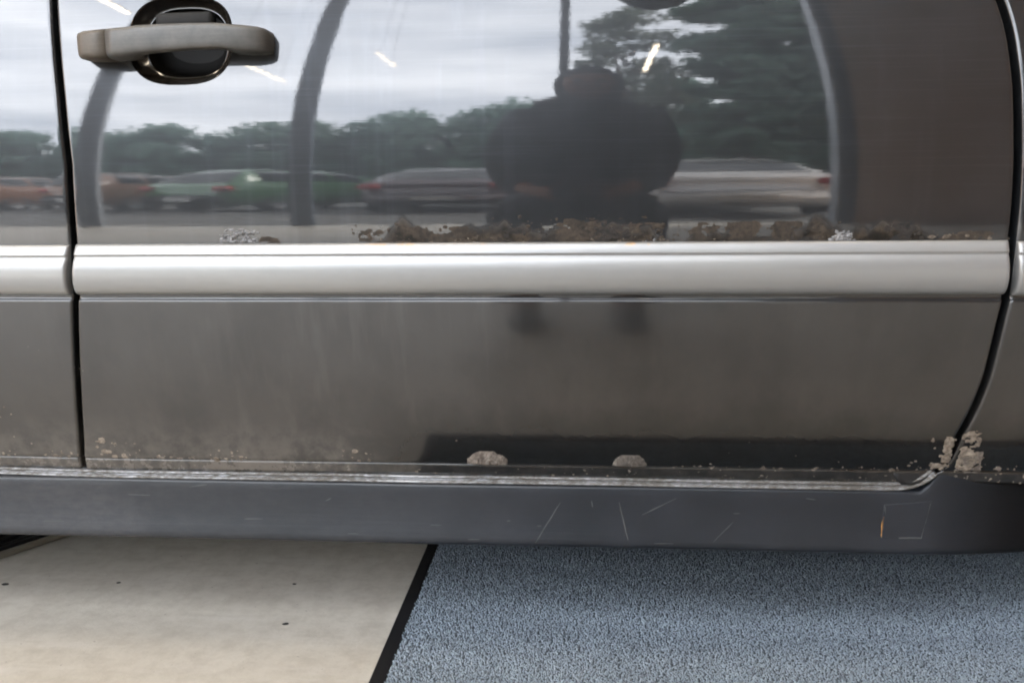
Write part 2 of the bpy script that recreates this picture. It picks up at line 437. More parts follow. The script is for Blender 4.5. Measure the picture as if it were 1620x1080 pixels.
def skin(name, fx0, fx1, zs, mat_, ydef=lambda x, z: 0., hole=None, ncol=64, edges=(True, True), parent=car):
    """panel between the curves fx0(z), fx1(z) with rounded, folded-in edges; hole=(cx,cz,ax,az,n,bx0,bx1,r0,r1)"""
    V, F, grid = [], [], []
    for z in zs:
        a, b = fx0(z), fx1(z); row = []
        xs = [(a+e, fillet(e) if edges[0] else 0) for e in EDGE]
        inner = [a+.006+(b-a-.012)*i/ncol for i in range(ncol+1)]
        xs += [(q, 0.) for q in inner]
        xs += [(b-e, fillet(e) if edges[1] else 0) for e in reversed(EDGE)]
        y0 = Yp(z)
        row.append(len(V)); V.append((a, y0+.022+ydef(a, z), z))
        for x, f in xs:
            row.append(len(V)); V.append((x, y0+f+ydef(x, z), z))
        row.append(len(V)); V.append((b, y0+.022+ydef(b, z), z))
        grid.append(row)
    nc = len(grid[0]); skip = None
    if hole:
        cx, cz, ax, az, ex, bx0, bx1, zb0, zb1 = hole
        r0 = zs.index(zb0); r1 = zs.index(zb1)
        c0 = min(range(nc), key=lambda c: abs(V[grid[r0][c]][0]-bx0)); c1 = min(range(nc), key=lambda c: abs(V[grid[r0][c]][0]-bx1))
        skip = (r0, r1, c0, c1)
    for r in range(len(zs)-1):
        for c in range(nc-1):
            if skip and skip[0] <= r < skip[1] and skip[2] <= c < skip[3]: continue
            F.append((grid[r][c], grid[r][c+1], grid[r+1][c+1], grid[r+1][c]))
    # fold-in along bottom
    bot = []
    for c in range(nc):
        v = V[grid[0][c]]; bot.append(len(V)); V.append((v[0], v[1]+.018, v[2]+.001))
    for c in range(nc-1): F.append((bot[c], bot[c+1], grid[0][c+1], grid[0][c]))
    loop = None
    if skip:
        r0, r1, c0, c1 = skip
        loop = [grid[r0][c] for c in range(c0, c1)]+[grid[r][c1] for r in range(r0, r1)]+[grid[r1][c] for c in range(c1, c0, -1)]+[grid[r][c0] for r in range(r1, r0, -1)]
        prev = loop; KR = 5
        def sup(t):
            c, s_ = math.cos(t), math.sin(t)
            return cx+ax*math.copysign(abs(c)**(2/ex), c), cz+az*math.copysign(abs(s_)**(2/ex), s_)
        outl = []
        for i in loop:
            x, _, z = V[i]; t = math.atan2((z-cz)/(az*1.15), (x-cx)/(ax*1.15)); outl.append(sup(t))
        # even out the angles by arc position
        for k in range(1, KR+1):
            f = k/KR; cur = []
            for i, (ox, oz) in zip(loop, outl):
                x, _, z = V[i]; px, pz = x+(ox-x)*f, z+(oz-z)*f
                cur.append(len(V)); V.append((px, Yp(pz)+ydef(px, pz), pz))
            n = len(loop)
            for j in range(n): F.append((prev[j], prev[(j+1) % n], cur[(j+1) % n], cur[j]))
            prev = cur
        hole_ring = [V[i] for i in prev]
    o = mesh_obj(name, V, F, mat_, parent)
    return (o, hole_ring) if skip else o

# --- front door with a real handle recess
HCX, HCZ, HAX, HAZ = -.4660, .8105, .0630, .0520
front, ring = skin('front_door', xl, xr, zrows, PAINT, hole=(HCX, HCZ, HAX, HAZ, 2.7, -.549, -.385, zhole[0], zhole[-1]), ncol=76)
def rings(name, steps, mt, close):
    V, F = [], []; n = len(ring)
    for s_, d in steps:
        for x, y, z in ring:
            zz = HCZ+(z-HCZ)*s_; V.append((HCX+(x-HCX)*s_, Yp(zz)+d if s_ > .9 else Yp(HCZ)*(.9-s_)/.9+Yp(zz)*s_/.9+d, zz))
    for k in range(len(steps)-1):
        for j in range(n): F.append((k*n+j, k*n+(j+1) % n, (k+1)*n+(j+1) % n, (k+1)*n+j))
    if close: F.append(tuple((len(steps)-1)*n+j for j in range(n)))
    return mesh_obj(name, V, F, mt, front)
rings('recess_rim', [(1.0, 0.), (.993, .0004), (.98, .0018), (.96, .0045), (.93, .0080), (.89, .0118), (.85, .0150), (.82, .0172), (.80, .0180), (.785, .0182)], RIM, False)
rings('handle_recess', [(.79, .0183), (.77, .0205), (.75, .026), (.73, .036), (.68, .044), (.5, .047), (.25, .048)], RECESS, True)
# bar handle: rounded loft along x
def loft(name, st, mat_, parent, nseg=20, ex=3.2, cap=True):
    """st: list of (x, yfront, yback, z0, z1)"""
    V, F = [], []
    for x, yf, yb, z0, z1 in st:
        for k in range(nseg):
            t = 2*math.pi*k/nseg; c, s_ = math.cos(t), math.sin(t)
            V.append((x, (yf+yb)/2+(yb-yf)/2*math.copysign(abs(c)**(2/ex), c), (z0+z1)/2+(z1-z0)/2*math.copysign(abs(s_)**(2/ex), s_)))
    for i in range(len(st)-1):
        for k in range(nseg): F.append((i*nseg+k, (i+1)*nseg+k, (i+1)*nseg+(k+1) % nseg, i*nseg+(k+1) % nseg))
    if cap: F.append(tuple(range(nseg))); F.append(tuple((len(st)-1)*nseg+k for k in reversed(range(nseg))))
    return mesh_obj(name, V, F, mat_, parent)
yd = Yp(.805)
loft('lock_cap', [(-.5790, -.002, yd+.006, 0.7910, 0.8110), (-.5782, -.009, yd+.006, 0.7892, 0.8142), (-.5755, -.0145, yd+.006, 0.7877, 0.8167),
                  (-.568, -.0185, yd+.006, 0.7867, 0.8182), (-.555, -.0205, yd+.006, 0.7862, 0.8190), (-.5392, -.0215, yd+.006, 0.7862, 0.8198)], KEYCAP, front, 32, 5.0)
loft('door_handle', [(-.5382, -.0215, yd+.006, 0.7864, 0.8199), (-.528, -.0225, yd+.006, 0.7872, 0.8204), (-.510, -.0235, yd+.004, 0.7887, 0.8212), (-.502, -.0238, -.003, 0.7907, 0.8217),
                     (-.47, -.0245, -.006, 0.7927, 0.8222), (-.44, -.0248, -.006, 0.7942, 0.8224), (-.412, -.0244, -.006, 0.7947, 0.8222), (-.402, -.024, -.001, 0.7940, 0.8218),
                     (-.392, -.0225, yd+.004, 0.7917, 0.8214), (-.378, -.0200, yd+.006, 0.7907, 0.8204), (-.365, -.0160, yd+.006, 0.7907, 0.8192), (-.3575, -.011, yd+.006, 0.7917, 0.8177),
                     (-.3545, -.005, yd+.006, 0.7920, 0.8160), (-.3530, .001, yd+.006, 0.7950, 0.8120)], HANDLE, front, 32, 5.0)
loft('latch_plate', [(-.500, yd+.012, yd+.026, .828, .842), (-.496, yd+.010, yd+.026, .826, .844), (-.436, yd+.010, yd+.026, .826, .845), (-.432, yd+.012, yd+.026, .828, .843)], UNDER, front)

# --- mouldings
TRIM = [(.5732, .000), (.5731, .0020), (.5722, .0040), (.5705, .0052), (.5612, .0092), (.5604, .0093), (.5597, .0085), (.5584, .0081), (.5574, .0082), (.5566, .0087),
        (.5548, .0098), (.5515, .0113), (.5470, .0127), (.5420, .0137), (.5365, .0142), (.5310, .0141), (.5255, .0133), (.5205, .0120), (.5165, .0102), (.5135, .0080), (.5118, .0050), (.5110, .0015), (.5110, -.002)]
def moulding(parent, fx0, fx1, ydef=lambda x, z: 0., n=40, e0=True, e1=True, dz=0.):
    V, F = [], []
    m = len(TRIM)
    sts = [0, .0008, .002, .004]+list(np.linspace(.01, .99, n))+[-.004, -.002, -.0008, 0]
    for i, t in enumerate(sts):
        for z, o in TRIM:
            a, b = fx0(z), fx1(z)
            if i < 4: x = a+t; r = fillet(t, .004)
            elif i >= len(sts)-4: x = b+t; r = fillet(-t, .004)
            else: x = a+.006+(b-a-.012)*(t-.01)/.98; r = 0
            wob = .00025*fbm(x*3.1, z*20, parent.name.__len__())
            V.append((x, Y0(z)-o+ydef(x, z)+min(r, max(o, 0))+wob, z+dz+.0004*fbm(x*2.3, 4.)))
    ns = len(sts)
    for i in range(ns-1):
        for k in range(m-1): F.append((i*m+k, i*m+k+1, (i+1)*m+k+1, (i+1)*m+k))
    F.append(tuple(range(m-1, -1, -1))); F.append(tuple((ns-1)*m+k for k in range(m)))
    return mesh_obj('side_moulding', V, F, SILVER, parent)
moulding(front, lambda z: xl(z)+.0005, lambda z: xr(z)-.001)

# --- rear door (leans back a touch in plan) and front fender
rear_y = lambda x, z: math.tan(R(1.25))*max(0, -(x+.62))+.0006
rear = skin('rear_door', lambda z: -1.38, lambda z: xl(z)-GAPL, zrows, PAINT, ydef=rear_y, ncol=30)
moulding(rear, lambda z: -1.37, lambda z: xl(z)-GAPL-.001, rear_y, 16, dz=-.0006)
fend_y = lambda x, z: .0010+.10*max(0, x-.49)**2
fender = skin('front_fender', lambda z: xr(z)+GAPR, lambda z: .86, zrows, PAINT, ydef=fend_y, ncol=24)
moulding(fender, lambda z: xr(z)+GAPR+.0005, lambda z: .85, fend_y, 14, dz=-.0014)

# --- metal strip along the door bottom, curling up at the front corner
def strip():
    V, F = [], []
    path = [(-1.37+i*(.385+1.37)/70, .2632) for i in range(71)]
    path += [(.395, .2633), (.405, .2640), (.413, .2655), (.4205, .2680), (.4275, .2715), (.4335, .2757), (.4385, .2805), (.442, .285)]
    prof = [(-.0058, .006), (-.0056, -.0005), (-.0046, -.0030), (-.0030, -.0036), (-.0018, -.0026), (-.0009, .0012), (.0008, .0016), (.0017, -.0012), (.0030, -.0022), (.0044, -.0014), (.0053, .0010), (.0056, .006)]
    np_ = len(prof)
    for i, (x, z) in enumerate(path):
        a = path[max(0, i-1)]; b = path[min(len(path)-1, i+1)]
        d = Vector((b[0]-a[0], b[1]-a[1])).normalized(); nx, nz = -d.y, d.x
        yb = Y0(z)-.0035 if x < .40 else Y0(z)-.0035
        for t, o in prof:
            s_ = 1.0+.16*fbm(x*17, t*300, 2.2); wv = .0006*fbm(x*6, 1.5)
            V.append((x+nx*t, yb+o*s_+(rear_y(x, z) if x < -.66 else 0), z+nz*t+wv))
    for i in range(len(path)-1):
        for k in range(np_-1): F.append((i*np_+k, (i+1)*np_+k, (i+1)*np_+k+1, i*np_+k+1))
    F.append(tuple(range(np_))); F.append(tuple((len(path)-1)*np_+k for k in reversed(range(np_))))
    return mesh_obj('metal_strip', V, F, ALU, car)
strip()

# --- sill below the doors
def sill():
    prof = [(.292, .090), (.2585, .075), (.2580, .0575), (.2570, .0548), (.2540, .0536), (.2450, .0530), (.2300, .0520), (.2140, .0499), (.1990, .0468), (.1890, .0443), (.1835, .0434), (.1797, .0442), (.1780, .0470), (.177, .056), (.176, .12)]
    xs = list(np.linspace(-1.38, .40, 60))+list(np.linspace(.41, .60, 20))+[.66, .74, .80]
    V, F = [], []; m = len(prof)
    for x in xs:
        yd_ = .35*max(0, x-.42)**2*2.2; top = sst(.43, .455, x)*.0275
        for k, (z, y) in enumerate(prof):
            zz = z+top*max(0, (z-.178)/.08) if k > 0 else z+top
            V.append((x, y+yd_+.0007*fbm(x*2, z*9), zz+.0012*fbm(x*1.3, 7)))
    for i in range(len(xs)-1):
        for k in range(m-1): F.append((i*m+k, i*m+k+1, (i+1)*m+k+1, (i+1)*m+k))
    F.append(tuple(range(m-1, -1, -1))); F.append(tuple((len(xs)-1)*m+k for k in range(m)))
    return mesh_obj('sill_panel', V, F, SILL, car)
sillo = sill()
def yS(z): return float(np.interp(z, [.177, .178, .1797, .1835, .189, .199, .214, .23, .245, .254, .257], [.056, .047, .0442, .0434, .0443, .0468, .0499, .052, .053, .0536, .0548]))
def jack_cover():
    q = [(.3858, .241), (.4440, .2465), (.4315, .1995), (.3830, .1990)]
    V, F = [], []; n = 10
    for d, ins in ((.0015, 0), (-.0008, .0003), (-.0011, .0010)):
        for i in range(4):
            a, b = q[i], q[(i+1) % 4]
            for k in range(n):
                t = k/n; x = a[0]+(b[0]-a[0])*t; z = a[1]+(b[1]-a[1])*t
                x += (.4135-x)/.03*ins; z += (.222-z)/.03*ins
                V.append((x, yS(z)+d, z))
    m = 4*n
    for r in range(2):
        for k in range(m): F.append((r*m+k, r*m+(k+1) % m, (r+1)*m+(k+1) % m, (r+1)*m+k))
    # top surface: strips between opposite edges
    base = 2*m
    for k in range(n):
        a0 = base+k; a1 = base+(k+1) % m
        b0 = base+(3*n-k) % m; b1 = base+3*n-k-1
        F.append((a0, a1, b1, b0))
    return mesh_obj('jack_cover', V, F, SILL, sillo, smooth=False)
jack_cover()
def ribbon(pts, wd, off, yfun):
    V, F = [], []
    for i, (x, z) in enumerate(pts):
        a = pts[max(0, i-1)]; b = pts[min(len(pts)-1, i+1)]
        d = Vector((b[0]-a[0], b[1]-a[1])).normalized(); h = wd/2*(.35+.65*math.sin(math.pi*(i+.6)/(len(pts)+.2)))
        h *= 1+.5*fbm(x*90, z*90)
        V += [(x-d.y*h, yfun(z)-off, z+d.x*h), (x, yfun(z)-off*1.8, z), (x+d.y*h, yfun(z)-off, z-d.x*h)]
    for i in range(len(pts)-1):
        F += [(3*i, 3*i+3, 3*i+4, 3*i+1), (3*i+1, 3*i+4, 3*i+5, 3*i+2)]
    return V, F
def seg(a, b, n=10): return [(a[0]+(b[0]-a[0])*i/n+.0006*fbm(i*.7, a[0]*50), a[1]+(b[1]-a[1])*i/n) for i in range(n+1)]
GREYSC = mat('pale_scratch', (.052, .054, .057), .6); WHITESC = mat('white_scratch', (.42, .42, .40), .6)
o = mesh_obj('orange_scratch', *ribbon(seg((.3862, .226), (.3832, .2005)), .0034, .0003, yS), ORANGE, sillo)
o = mesh_obj('edge_wear', *merge([ribbon(seg((.404, .1995), (.4318, .2002)), .0030, .0013, yS), ribbon(seg((.4315, .2005), (.4422, .2440), 14), .0012, .0013, yS),
                                  ribbon(seg((.386, .2405), (.3872, .2290), 6), .002, .0013, yS)]), GREYSC, sillo); o['kind'] = 'stuff'
scr = [((-.020, .236), (-.052, .184)), ((.055, .238), (.067, .190)), ((.128, .244), (.085, .222)), ((.20, .215), (.175, .19)), ((-.515, .248), (-.49, .2515)), ((-.19, .2035), (-.175, .2035)),
       ((.290, .247), (.302, .2455)), ((-.60, .236), (-.57, .2355)), ((-.33, .232), (-.322, .236)), ((.20, .226), (.208, .2262)), ((-.05, .205), (-.045, .2052)), ((-.09, .2105), (-.085, .211)), ((-.72, .198), (-.69, .1985)),
       ((.10, .1865), (.125, .1868)), ((-.30, .1905), (-.285, .1905)), ((-.14, .1865), (-.125, .1868)), ((.02, .239), (.0215, .2305)), ((-.44, .2065), (-.415, .207))]
o = mesh_obj('scratches', *merge([ribbon(seg(a, b), .0014, .00025, yS) for a, b in scr]), GREYSC, sillo); o['kind'] = 'stuff'

# --- scabs of rust, blisters and flakes, raised off the sheet metal
def lumps(name, x0, x1, z0, z1, n, smin, smax, mat_, parent, seed, ydef=None):
    '''many small irregular crusts sitting on the sheet metal, too small to pick apart'''
    r_ = random.Random(seed); V, F = [], []; ydef = ydef or (lambda x, z: 0.)
    for k in range(int(n*.62)):
        x = r_.uniform(x0, x1); z = z0+(z1-z0)*r_.random()**1.6; s_ = smin+(smax-smin)*r_.random()**2; asp = r_.uniform(.6, 1.8); h = s_*r_.uniform(.07, .2); o = len(V); m = 9; rot = r_.uniform(0, 6.28)
        rad = [s_*r_.uniform(.65, 1.2) for _ in range(m)]
        for ring_, hh in ((1., -.0003), (.75, h*.6), (.35, h)):
            for i in range(m):
                t = 2*math.pi*i/m+rot; px = x+math.cos(t)*rad[i]*ring_*asp; pz = z+math.sin(t)*rad[i]*ring_
                V.append((px, Yp(pz)+ydef(px, pz)-hh*r_.uniform(.7, 1.3), pz))
        for q in range(2):
            for i in range(m): F.append((o+q*m+i, o+q*m+(i+1) % m, o+(q+1)*m+(i+1) % m, o+(q+1)*m+i))
        F.append(tuple(o+2*m+i for i in range(m)))
    o = mesh_obj(name, V, F, mat_, parent); o['kind'] = 'stuff'; return o
def patch(name, x0, x1, z0, z1, h, mat_, parent, seed, cover=.5, freq=70, res=.0017, dome=False, ydef=None, smooth=True):
    nx = max(5, int((x1-x0)/res)); nz = max(4, int((z1-z0)/res)); V, F, idx = [], [], {}
    ydef = ydef or (lambda x, z: 0.)
    H = {}
    for j in range(nz+1):
        for i in range(nx+1):
            x = x0+(x1-x0)*i/nx; z = z0+(z1-z0)*j/nz; u = 2*i/nx-1; v = 2*j/nz-1
            if dome:
                vv = j/nz; e = 1-(u*u+vv*vv)*(1+.28*fbm(math.atan2(vv, u)*1.6, seed, 0, 3)); hh = math.sqrt(max(0, e))*(1+.25*fbm(x*freq, z*freq, seed)) if e > 0 else -.2
            else:
                e = (1-abs(u)**3)*(1-max(0, v)**2.2*1.0)
                hh = e*(.5+.9*fbm(x*freq*.45, z*freq, seed, 3)+.35*fbm(x*freq*2.2, z*freq*2.2, seed+9, 2))-(1-cover)
            H[i, j] = hh
    def vid(i, j):
        if (i, j) not in idx:
            x = x0+(x1-x0)*i/nx; z = z0+(z1-z0)*j/nz; hh = max(-.12, H[i, j])
            idx[i, j] = len(V); V.append((x, Yp(z)+ydef(x, z)-h*hh*(1+.5*fbm(x*400, z*400, seed)), z))
        return idx[i, j]
    for j in range(nz):
        for i in range(nx):
            if max(H[i, j], H[i+1, j], H[i, j+1], H[i+1, j+1]) > 0:
                F.append((vid(i, j), vid(i+1, j), vid(i+1, j+1), vid(i, j+1)))
    if not F: return None
    return mesh_obj(name, V, F, mat_, parent, smooth)
# px -> metres on the door near the seam was measured once: x of photo 555 is -.27 m, 1050 is .10 m
def X(px): return (px-913)/1338+(-.003)
for a, b, z1, h, m_, s_, cv in ((555, 760, .600, .0014, RUST, 1, .62), (690, 850, .592, .0012, RUST, 2, .55), (790, 890, .594, .0016, RUST_DARK, 3, .62), (865, 960, .606, .0020, RUST, 4, .72),
                                (930, 1010, .607, .0018, RUST_DARK, 5, .6), (980, 1060, .602, .0020, RUST, 6, .6), (1070, 1330, .600, .0010, RUST, 7, .66), (1375, 1435, .598, .0012, RUST_DARK, 8, .6),
                                (1420, 1570, .586, .0012, RUST, 9, .6), (395, 450, .586, .0010, RUST, 11, .62), (1120, 1330, .5815, .0012, RUST_DARK, 12, .6)):
    patch('rust_scab', X(a), X(b), .5725, z1-.002, h*.45, m_, front, s_, cv, 75)
for a, b, z0, z1, n, s1, s2, sd, m_ in ((340, 410, .575, .588, 10, .0006, .0022, 21, FLAKE), (560, 780, .574, .596, 90, .0006, .0028, 22, RUST), (575, 760, .573, .578, 24, .0005, .0022, 23, SEAM), (570, 625, .580, .595, 8, .0006, .0030, 24, FLAKE),
                                        (780, 1060, .574, .603, 130, .0006, .0032, 25, RUST), (800, 1060, .573, .580, 40, .0005, .0024, 26, SEAM), (790, 900, .575, .592, 40, .0006, .003, 27, RUST_DARK), (930, 1050, .58, .604, 50, .0006, .003, 28, RUST_DARK),
                                        (1020, 1050, .573, .583, 5, .001, .0034, 29, FLAKE), (1060, 1335, .574, .594, 90, .0005, .0022, 30, RUST), (1100, 1330, .573, .577, 26, .0005, .002, 31, SEAM), (1298, 1338, .573, .584, 12, .001, .0036, 32, FLAKE),
                                        (1375, 1570, .573, .584, 60, .0006, .003, 33, RUST), (1440, 1560, .574, .583, 12, .0008, .0030, 34, SEAM), (1380, 1430, .58, .598, 24, .0006, .003, 35, RUST_DARK), (560, 1330, .5725, .575, 70, .0005, .002, 36, RUST_DARK)):
    lumps('rust_crust', X(a), X(b), z0, z1, n, s1, s2, m_, front, sd)
patch('paint_flake', X(340), X(410), .5745, .5925, .0045, FLAKE, front, 21, .74, 190, .0011, smooth=False)
patch('paint_flake', X(1300), X(1338), .5735, .586, .0034, FLAKE, front, 29, .66, 190, .0011, smooth=False)
def X2(px, y=.048): return (px-913)/1300*(1+y)-.012+.007*(px-913)/700*0
for a, b, z0, z1, n, s1, s2, sd, m_ in ((139, 158, .290, .316, 7, .0015, .0065, 41, SCAB), (150, 235, .288, .318, 16, .0008, .0045, 42, SCAB), (150, 265, .287, .312, 26, .0006, .0022, 43, SCAB), (200, 320, .2862, .292, 26, .0008, .0026, 45, DOME),
                                        (338, 388, .2875, .305, 12, .0010, .0052, 46, SCAB), (330, 400, .2865, .296, 16, .0006, .0022, 47, SCAB), (552, 600, .2875, .304, 10, .001, .0045, 48, DOME), (566, 592, .290, .304, 5, .001, .004, 49, SCAB),
                                        (1420, 1482, .286, .300, 20, .0008, .0040, 50, DOME), (1436, 1476, .290, .300, 6, .001, .004, 54, SCAB), (1080, 1420, .2855, .2905, 60, .0006, .0030, 51, DOME), (640, 1440, .2705, .283, 110, .0005, .0022, 52, DOME),
                                        (700, 1500, .29, .33, 24, .0004, .0014, 53, DOME), (1462, 1500, .288, .335, 16, .001, .0050, 55, SCAB), (136, 150, .40, .43, 8, .0005, .0022, 56, DOME)):
    lumps('rust_crust', X2(a), X2(b), z0, z1, n, s1, s2, m_, front, sd)
patch('blister', X2(754), X2(819), .2865, .3055, .0050, DOME, front, 61, dome=True, freq=120, res=.0013)
patch('blister', X2(985), X2(1039), .2865, .3030, .0036, DOME2, front, 62, dome=True, freq=120, res=.0013)
for a, b, z0, z1, n, s1, s2, sd in ((60, 110, .286, .308, 12, .001, .0045, 71), (-40, 118, .2862, .296, 26, .0006, .0024, 72), (-30, 30, .33, .375, 7, .0008, .0032, 73), (-60, 110, .271, .283, 24, .0006, .002, 74), (-60, 60, .29, .32, 10, .0005, .002, 75)):
    lumps('rust_crust', X2(a), X2(b), z0, z1, n, s1, s2, SCAB if sd < 74 else DOME, rear, sd, rear_y)
patch('rust_scab', .4655, .4930, .288, .350, .0020, SCAB, fender, 91, .70, 150, .0011, ydef=fend_y)
patch('rust_scab', .4470, .4600, .292, .345, .0018, SCAB, front, 92, .72, 150, .0010)
patch('rust_scab', .4655, .500, .284, .318, .0010, DOME, fender, 93, .78, 60, .0012, ydef=fend_y)
for x0, x1, z0, z1, n, s1, s2, sd in ((.470, .505, .288, .308, 12, .001, .0040, 81), (.465, .540, .286, .299, 22, .0008, .0036, 83), (.500, .600, .270, .284, 26, .001, .0045, 84), (.462, .52, .270, .283, 14, .001, .0035, 85)):
    lumps('rust_crust', x0, x1, z0, z1, n, s1, s2, SCAB if sd in (81, 84) else DOME, fender, sd, fend_y)
# rubber plug in the front bottom corner of the door
def plug():
    q = [(.392, .2835), (.444, .2865), (.449, .279), (.438, .2715), (.420, .2665), (.406, .2665), (.399, .2735)]
    V = []; n = len(q)
    cx = sum(a for a, _ in q)/n; cz = sum(b for _, b in q)/n
    for d, s_ in ((.004, 1.), (-.0022, 1.), (-.0034, .9), (-.0028, .6)):
        V += [(cx+(x-cx)*s_, Y0(.277)+d, cz+(z-cz)*s_) for x, z in q]
    F = [(r*n+k, r*n+(k+1) % n, (r+1)*n+(k+1) % n, (r+1)*n+k) for r in range(3) for k in range(n)]+[tuple(3*n+k for k in range(n))]
    return mesh_obj('rubber_plug', V, F, BLACK, front)
plug()

# --- door mirror, only its lower edge hangs into view in the reflection
def mirror():
    st = []
    for i in range(9):
        t = -1+2*i/8; k = math.sqrt(max(0.04, 1-t*t*.93))
        st.append((.108+t*.070, -.150-.075*k, -.150+.065*k, 1.035-.062*k, 1.035+.055*k))
    h = loft('door_mirror', st, BLACKPL, car, 20, 2.4)
    V, F = tube_pts([(.13, Yp(.93)+.03, .955), (.125, -.02, .975), (.12, -.10, .995)], [.03, .026, .022], 10)
    mesh_obj('mirror_arm', V, F, BLACKPL, h)
    box('mirror_glass', .033, .040, -.200, -.10, 1.015, 1.06, GLASS, h, .002)
mirror()

# ------------------------------------------------------------------ generic car body (rest of the hero car, and the parked cars)
def mirror_ring(half):
    return half+[(-y, z) for y, z in reversed(half)][1 if abs(half[-1][0]) < 1e-6 else 0:]
def body_profiles(kind, Lc, Wc, Hc):
    """stations from rear (x=-L/2) to front: (x, roof z or None, waist z, half width)"""
    h = Lc/2; W2 = Wc/2
    if kind == 'hatch':
        top = [(-h, .62), (-h+.03, .80), (-h+.10, .95), (-h+.20, 1.08), (-h+.42, Hc-.12), (-h+.62, Hc-.02), (-h+1.4, Hc), (-h+2.1, Hc-.02), (-h+2.5, Hc-.16), (-h+3.05, .98), (-h+3.2, .93), (h-.5, .86), (h-.15, .76), (h-.03, .66), (h, .5)]
    else:
        top = [(-h, .60), (-h+.03, .82), (-h+.10, .98), (-h+.55, 1.02), (-h+.70, 1.06), (-h+1.15, Hc-.10), (-h+1.45, Hc-.01), (-h+2.0, Hc), (-h+2.5, Hc-.03), (-h+2.85, Hc-.16), (-h+3.4, .98), (-h+3.6, .93), (h-.5, .84), (h-.15, .74), (h-.03, .64), (h, .5)]
    return top, W2
def car_body(kind, Lc, Wc, Hc, mats, root):
    top, W2 = body_profiles(kind, Lc, Wc, Hc); h = Lc/2
    xs = sorted(set([t[0] for t in top]+list(np.linspace(-h, h, 40))))
    def section(x):
        zt = float(np.interp(x, [t[0] for t in top], [t[1] for t in top]))
        end = min(1, (h-abs(x))/.45); w = W2*(.80+.20*math.sqrt(max(0, 1-(1-end)**2)))
        zb = min(.94, zt-.015)
        k = max(0, zt-.94)/max(.01, Hc-.94)
        wr = w*(.97-.24*k)
        zlow = .22+.10*(1-end)
        half = [(-w*.86, zlow), (-w*.97, zlow+.10), (-w, (zlow+zb)/2+.05), (-w*.985, zb-.06), (-w*.965, zb)]
        if k > .02: half += [(-(w*.965*.66+wr*.34), zb+(zt-zb)*.34), (-(w*.965*.28+wr*.72), zb+(zt-zb)*.74), (-wr*.93, zt-.035*k-.01), (-wr*.80, zt-.004), (-wr*.4, zt+.012*k), (0, zt+.016*k)]
        else: half += [(-w*.945, zb+(zt-zb)*.4), (-w*.92, zb+(zt-zb)*.7), (-w*.88, zt-.004), (-w*.76, zt), (-w*.4, zt+.006), (0, zt+.008)]
        return mirror_ring(half)
    def at(x, s_):
        r = section(x); f = s_*(len(r)-1); i = min(len(r)-2, int(f)); t = f-i
        return Vector((x, r[i][0]*(1-t)+r[i+1][0]*t, r[i][1]*(1-t)+r[i+1][1]*t))
    V, F = [], []; m = len(section(0.))
    for x in xs: V += [(x, y, z) for y, z in section(x)]
    for i in range(len(xs)-1):
        for k in range(m-1): F.append((i*m+k, i*m+k+1, (i+1)*m+k+1, (i+1)*m+k))
        F.append((i*m+m-1, i*m, (i+1)*m, (i+1)*m+m-1))
    F.append(tuple(range(m))); F.append(tuple((len(xs)-1)*m+k for k in reversed(range(m))))
    body = mesh_obj('body', V, F, mats['paint'], root, local=True)
    def pane(name, x0, x1, s0, s1, off=.006, nx=8, ns=8, mt=None, taper=0.):
        V, F = [], []
        for i in range(nx+1):
            for j in range(ns+1):
                s_ = s0+(s1-s0)*j/ns; x = x0+(x1-x0)*i/nx+taper*(j/ns)*(1 if i == 0 else 0)
                p = at(x, s_); e = .01
                n = (at(x+e, s_)-at(x-e, s_)).cross(at(x, min(1, s_+.01))-at(x, max(0, s_-.01)))
                n.normalize()
                c = Vector((x, 0, .7))
                if n.dot(p-c) < 0: n = -n
                V.append(p+n*off)
        for i in range(nx):
            for j in range(ns): F.append((i*(ns+1)+j, (i+1)*(ns+1)+j, (i+1)*(ns+1)+j+1, i*(ns+1)+j+1))
        return mesh_obj(name, V, F, mt or mats['glass'], root, local=True)
    return body, pane, at
def wheel(root, x, y, rad=.31, wd=.19):
    prof = [(rad*.62, -wd*.46), (rad*.80, -wd*.5), (rad*.96, -wd*.42), (rad, -wd*.2), (rad, wd*.2), (rad*.96, wd*.42), (rad*.80, wd*.5), (rad*.62, wd*.46)]
    n = 28
    def lathe(pr, name, mt, par):
        V = [(r*math.cos(2*math.pi*k/n), yy, r*math.sin(2*math.pi*k/n)) for r, yy in pr for k in range(n)]
        F = [(i*n+k, i*n+(k+1) % n, (i+1)*n+(k+1) % n, (i+1)*n+k) for i in range(len(pr)-1) for k in range(n)]
        return mesh_obj(name, V, F, mt, par, local=True)
    wh = lathe(prof, 'wheel', BLACK, root); wh.location = (x, y, rad)
    s_ = 1 if y > 0 else -1
    lathe([(rad*.64, s_*wd*.42), (rad*.60, s_*wd*.47), (rad*.55, s_*wd*.36), (rad*.2, s_*wd*.40), (.001, s_*wd*.42)], 'rim', CHROME_D, wh)
    return wh
CHROME_D = mat('wheel_silver', (.35, .35, .36), .35, metal=.6)
TAIL = mat('red_lamp_glass', (.45, .02, .015), .15, ior=1.5); HEADL = mat('clear_lamp_glass', (.7, .7, .7), .1)
PLATE = mat('white_plate', (.7, .7, .68), .5)

